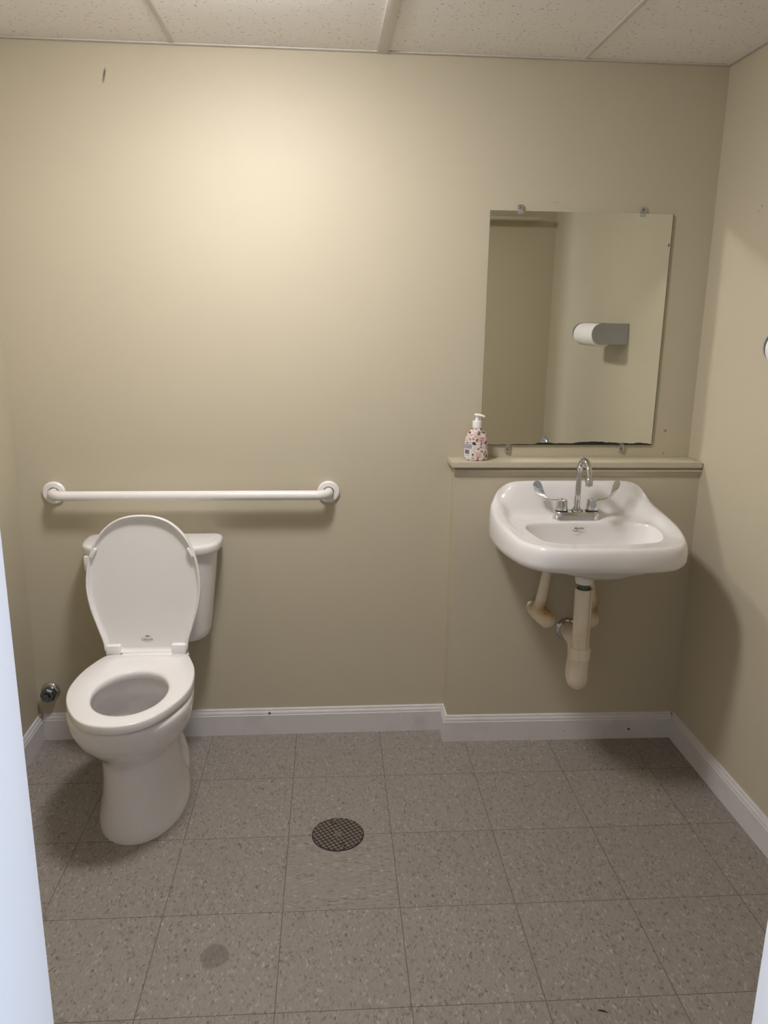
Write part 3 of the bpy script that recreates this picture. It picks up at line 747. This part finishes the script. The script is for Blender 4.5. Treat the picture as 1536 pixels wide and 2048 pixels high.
patch('label_band', 190, 246, .041, .056, M['lilac'], lab, .0007)
V0 = []
rnd = random.Random(5); a = 204.0
bm = bmesh.new()
def addpatch(a0, a1, z0, z1, off=.0008):
    vs = []
    for z in (z0, z1):
        A, B = table(PB, z)
        for an in (a0, a1): an = math.radians(an); vs.append(bm.verts.new(((A+off)*math.cos(an), (B+off)*math.sin(an), z)))
    bm.faces.new((vs[0], vs[1], vs[3], vs[2]))
while a < 233:
    w = rnd.choice([.7, 1.2, 1.8]); addpatch(a, a+w, .023, .037); a += w+rnd.choice([.7, 1.1])
for z, a0, a1 in ((.0605, 208, 226), (.0585, 210, 228), (.061, 234, 243), (.0185, 209, 230), (.0155, 212, 232)): addpatch(a0, a1, z, z+.0016)
bm_obj('barcode_print', bm, M['ink'], lab, smooth=False)
bm = bmesh.new()
for z, a0, a1 in ((.0525, 205, 240), (.0495, 205, 236), (.0465, 205, 241), (.0435, 205, 230)): addpatch(a0, a1, z, z+.0011)
bm_obj('label_print', bm, M['label'], lab, smooth=False)

# ------------------------------------------------------------------ towel roll holder on the right wall
HYN, HZC, HH = -.668, 1.437, .0435
hold = thing('paper_holder', 'grey paper towel roll holder mounted on the right wall', 'paper holder', (XR, HYN, HZC))
def bracket(y0, y1, depth):
    P = [(-.001, -HH), (-(depth-HH), -HH)]
    for k in range(1, 16):
        a = -PI/2-PI*k/16; P.append((-(depth-HH)+HH*math.cos(a), HH*math.sin(a)))
    P += [(-(depth-HH), HH), (-.001, HH)]
    rr = [[Vector((x, y, z)) for x, z in P] for y in (y0, y1)]
    V, F = loft(rr); o = mesh_obj('end_plate', V, F, M['holder'], hold, angle=30)
    return o
bracket(-.006, 0, .158); bracket(-.266, -.260, .158)
bm = bmesh.new(); add_box(bm, -.006, -.0006, -.260, -.006, -HH, HH, .001); bm_obj('back_plate', bm, M['holder'], hold)
roll = thing('paper_roll', 'white paper roll held between the grey plates on the right wall', 'paper roll', (XR-.108, HYN-.133, HZC-.006))
bm = bmesh.new(); add_lathe(bm, [(.018, -.122), (.0475, -.123), (.0485, -.121), (.0485, .121), (.0475, .123), (.018, .122)], (0, 0, 0), (0, 1, 0), 48, False, False); bm_obj('roll', bm, M['paper'], roll)
bm = bmesh.new(); add_lathe(bm, [(.0175, -.1265), (.0175, .1265)], (0, 0, 0), (0, 1, 0), 24); bm_obj('core', bm, mat('card', (.45, .36, .26), .9), roll)

# ------------------------------------------------------------------ floor drain
dr = thing('floor_drain', 'round dark metal floor drain with a crosshatch cover in the tiled floor', 'drain', (-.088, -.605, 0))
RD = .0775
bm = bmesh.new(); add_lathe(bm, [(RD, .0002), (RD, .0012), (RD-.002, .0016)], n=72); bm_obj('cover_plate', bm, M['drainlow'], dr)
bm = bmesh.new(); rot = math.radians(29); p = .0125
def inside(x, y): return math.hypot(x, y) < RD-.0035
sc1, sc2 = (-.019, .055), (.019, -.055)
for i in range(-8, 9):
    for j in range(-8, 9):
        h = p*.36; q = []
        for a, b in ((-h, -h), (h, -h), (h, h), (-h, h)):
            x, y = i*p+a, j*p+b; q.append((x*math.cos(rot)-y*math.sin(rot), x*math.sin(rot)+y*math.cos(rot)))
        cx, cy = sum(a for a, b in q)/4, sum(b for a, b in q)/4
        if min(math.hypot(cx-s[0], cy-s[1]) for s in (sc1, sc2, (0, 0))) < .010: continue
        q2 = []
        for x, y in q:
            rr_ = math.hypot(x, y)
            if rr_ > RD-.003: x, y = x*(RD-.003)/rr_, y*(RD-.003)/rr_
            q2.append((x, y))
        area = abs(sum(q2[k][0]*q2[(k+1) % 4][1]-q2[(k+1) % 4][0]*q2[k][1] for k in range(4)))/2
        if area < 8e-6 or math.hypot(cx, cy) > RD+.002: continue
        add_prism(bm, q2, .0012, .0029)
bm_obj('cover_studs', bm, M['bronze'], dr, smooth=False)
bm = bmesh.new(); add_lathe(bm, [(.0098, .0012), (.0098, .0028), (.0075, .0028), (.007, .0018), (.004, .0018), (.0035, .003), (.001, .003)], n=28); bm_obj('centre_boss', bm, M['bronze'], dr)
for s in (sc1, sc2):
    bm = bmesh.new(); add_lathe(bm, [(.0088, .0012), (.0088, .0026), (.0055, .0026)], (s[0], s[1], 0), n=24, cap1=False); sb = bm_obj('screw_seat', bm, M['bronze'], dr)
    bm = bmesh.new(); add_lathe(bm, [(.0050, .0010), (.0050, .0021), (.003, .0024)], (s[0], s[1], 0), n=20); bm_obj('screw', bm, M['black'], sb)
# scrap on the floor
bm = bmesh.new(); add_tube(bm, [(-.011, .003, .0008), (-.004, .0035, .0012), (.004, .001, .0012), (.011, -.004, .0008)], [.0004, .0013, .0014, .0004], 8)
o = bm_obj('lint_scrap', bm, M['black']); o.location = (.4889, -1.2579, .0006); tag(o, 'tiny black scrap lying on the floor tiles near the front right', 'scrap')

# ------------------------------------------------------------------ lamp (its glow lies just above the frame)
LX, LY = -.32, -.79
lamp = thing('ceiling_lamp', 'round white flush ceiling lamp with glowing diffuser', 'lamp', (LX, LY, H))
bm = bmesh.new(); add_lathe(bm, [(.14, -.0005), (.145, -.004), (.145, -.024), (.136, -.0275)], n=56); bm_obj('lamp_base', bm, M['plastic'], lamp)
bm = bmesh.new(); add_lathe(bm, [(.135, -.026), (.1355, -.038), (.126, -.052), (.098, -.067), (.05, -.075), (.001, -.077)], n=56); bm_obj('lamp_shade', bm, M['lamp'], lamp)

# the hall the photograph is taken from
bm = bmesh.new(); add_box(bm, -3.6, 3.6, -4.1, -4.0, -.02, 2.5); struct(bm_obj('wall_hall', bm, M['hallwall'], smooth=False))
bm = bmesh.new(); add_box(bm, -3.6, 3.6, -4.1, JY, 2.45, 2.5); struct(bm_obj('ceiling_hall', bm, M['hallwall'], smooth=False))
bm = bmesh.new(); add_box(bm, -3.6, XL-.1, JY, YF, -.02, 2.5); add_box(bm, XR+.1, 3.6, JY, YF, -.02, 2.5); add_box(bm, XL-.1, XR+.1, JY, YF-.01, H+.02, 2.5); struct(bm_obj('wall_outer', bm, M['hallwall'], smooth=False))
# daylight in the hall outside the door
w = bpy.data.worlds.new('World'); sc.world = w; w.use_nodes = True
bg = w.node_tree.nodes['Background']; bg.inputs[0].default_value = (.60, .70, 1.0, 1); bg.inputs[1].default_value = .7
def area(name, loc, rot, sx_, sy_, e, col):
    a = bpy.data.lights.new(name, 'AREA'); a.shape = 'RECTANGLE'; a.size = sx_; a.size_y = sy_; a.energy = e; a.color = col
    o = bpy.data.objects.new(name, a); C.objects.link(o); o.location = loc; o.rotation_euler = rot; return o
area('hall_daylight_east', (2.9, -2.95, 1.3), (0, PI/2, 0), 1.8, 1.0, 97, (.72, .82, 1.0))
area('hall_daylight_west', (-2.9, -2.95, 1.3), (0, -PI/2, 0), 1.8, 1.0, 66, (.78, .84, 1.0))

# ------------------------------------------------------------------ camera
cam = bpy.data.cameras.new('camera'); co = bpy.data.objects.new('camera', cam); C.objects.link(co)
f, P0, p_, yw_, rl = 1575.132, (-.124, -2.6494, 1.4998), -.2445, -.0783, .0136
cy_, sy_ = math.cos(yw_), math.sin(yw_); cp, sp_ = math.cos(p_), math.sin(p_)
fw = Vector((-sy_*cp, cy_*cp, sp_)); rt = Vector((cy_, sy_, 0)); up = rt.cross(fw)
r2 = rt*math.cos(rl)+up*math.sin(rl); u2 = -rt*math.sin(rl)+up*math.cos(rl)
co.matrix_world = Matrix(((r2.x, u2.x, -fw.x, P0[0]), (r2.y, u2.y, -fw.y, P0[1]), (r2.z, u2.z, -fw.z, P0[2]), (0, 0, 0, 1)))
cam.sensor_fit = 'VERTICAL'; cam.sensor_height = 36; cam.lens = f*36/2048; cam.clip_start = .02
sc.camera = co
vs = sc.view_settings; sc.display_settings.display_device = 'sRGB'; vs.view_transform = 'Standard'; vs.look = 'None'; vs.exposure = 0; vs.gamma = 1
sc.cycles.caustics_reflective = True; sc.cycles.blur_glossy = 0.0; sc.cycles.max_bounces = 8; sc.cycles.sample_clamp_indirect = 0
sc.cycles.use_guiding = True; sc.cycles.use_surface_guiding = True; sc.cycles.guiding_training_samples = 64
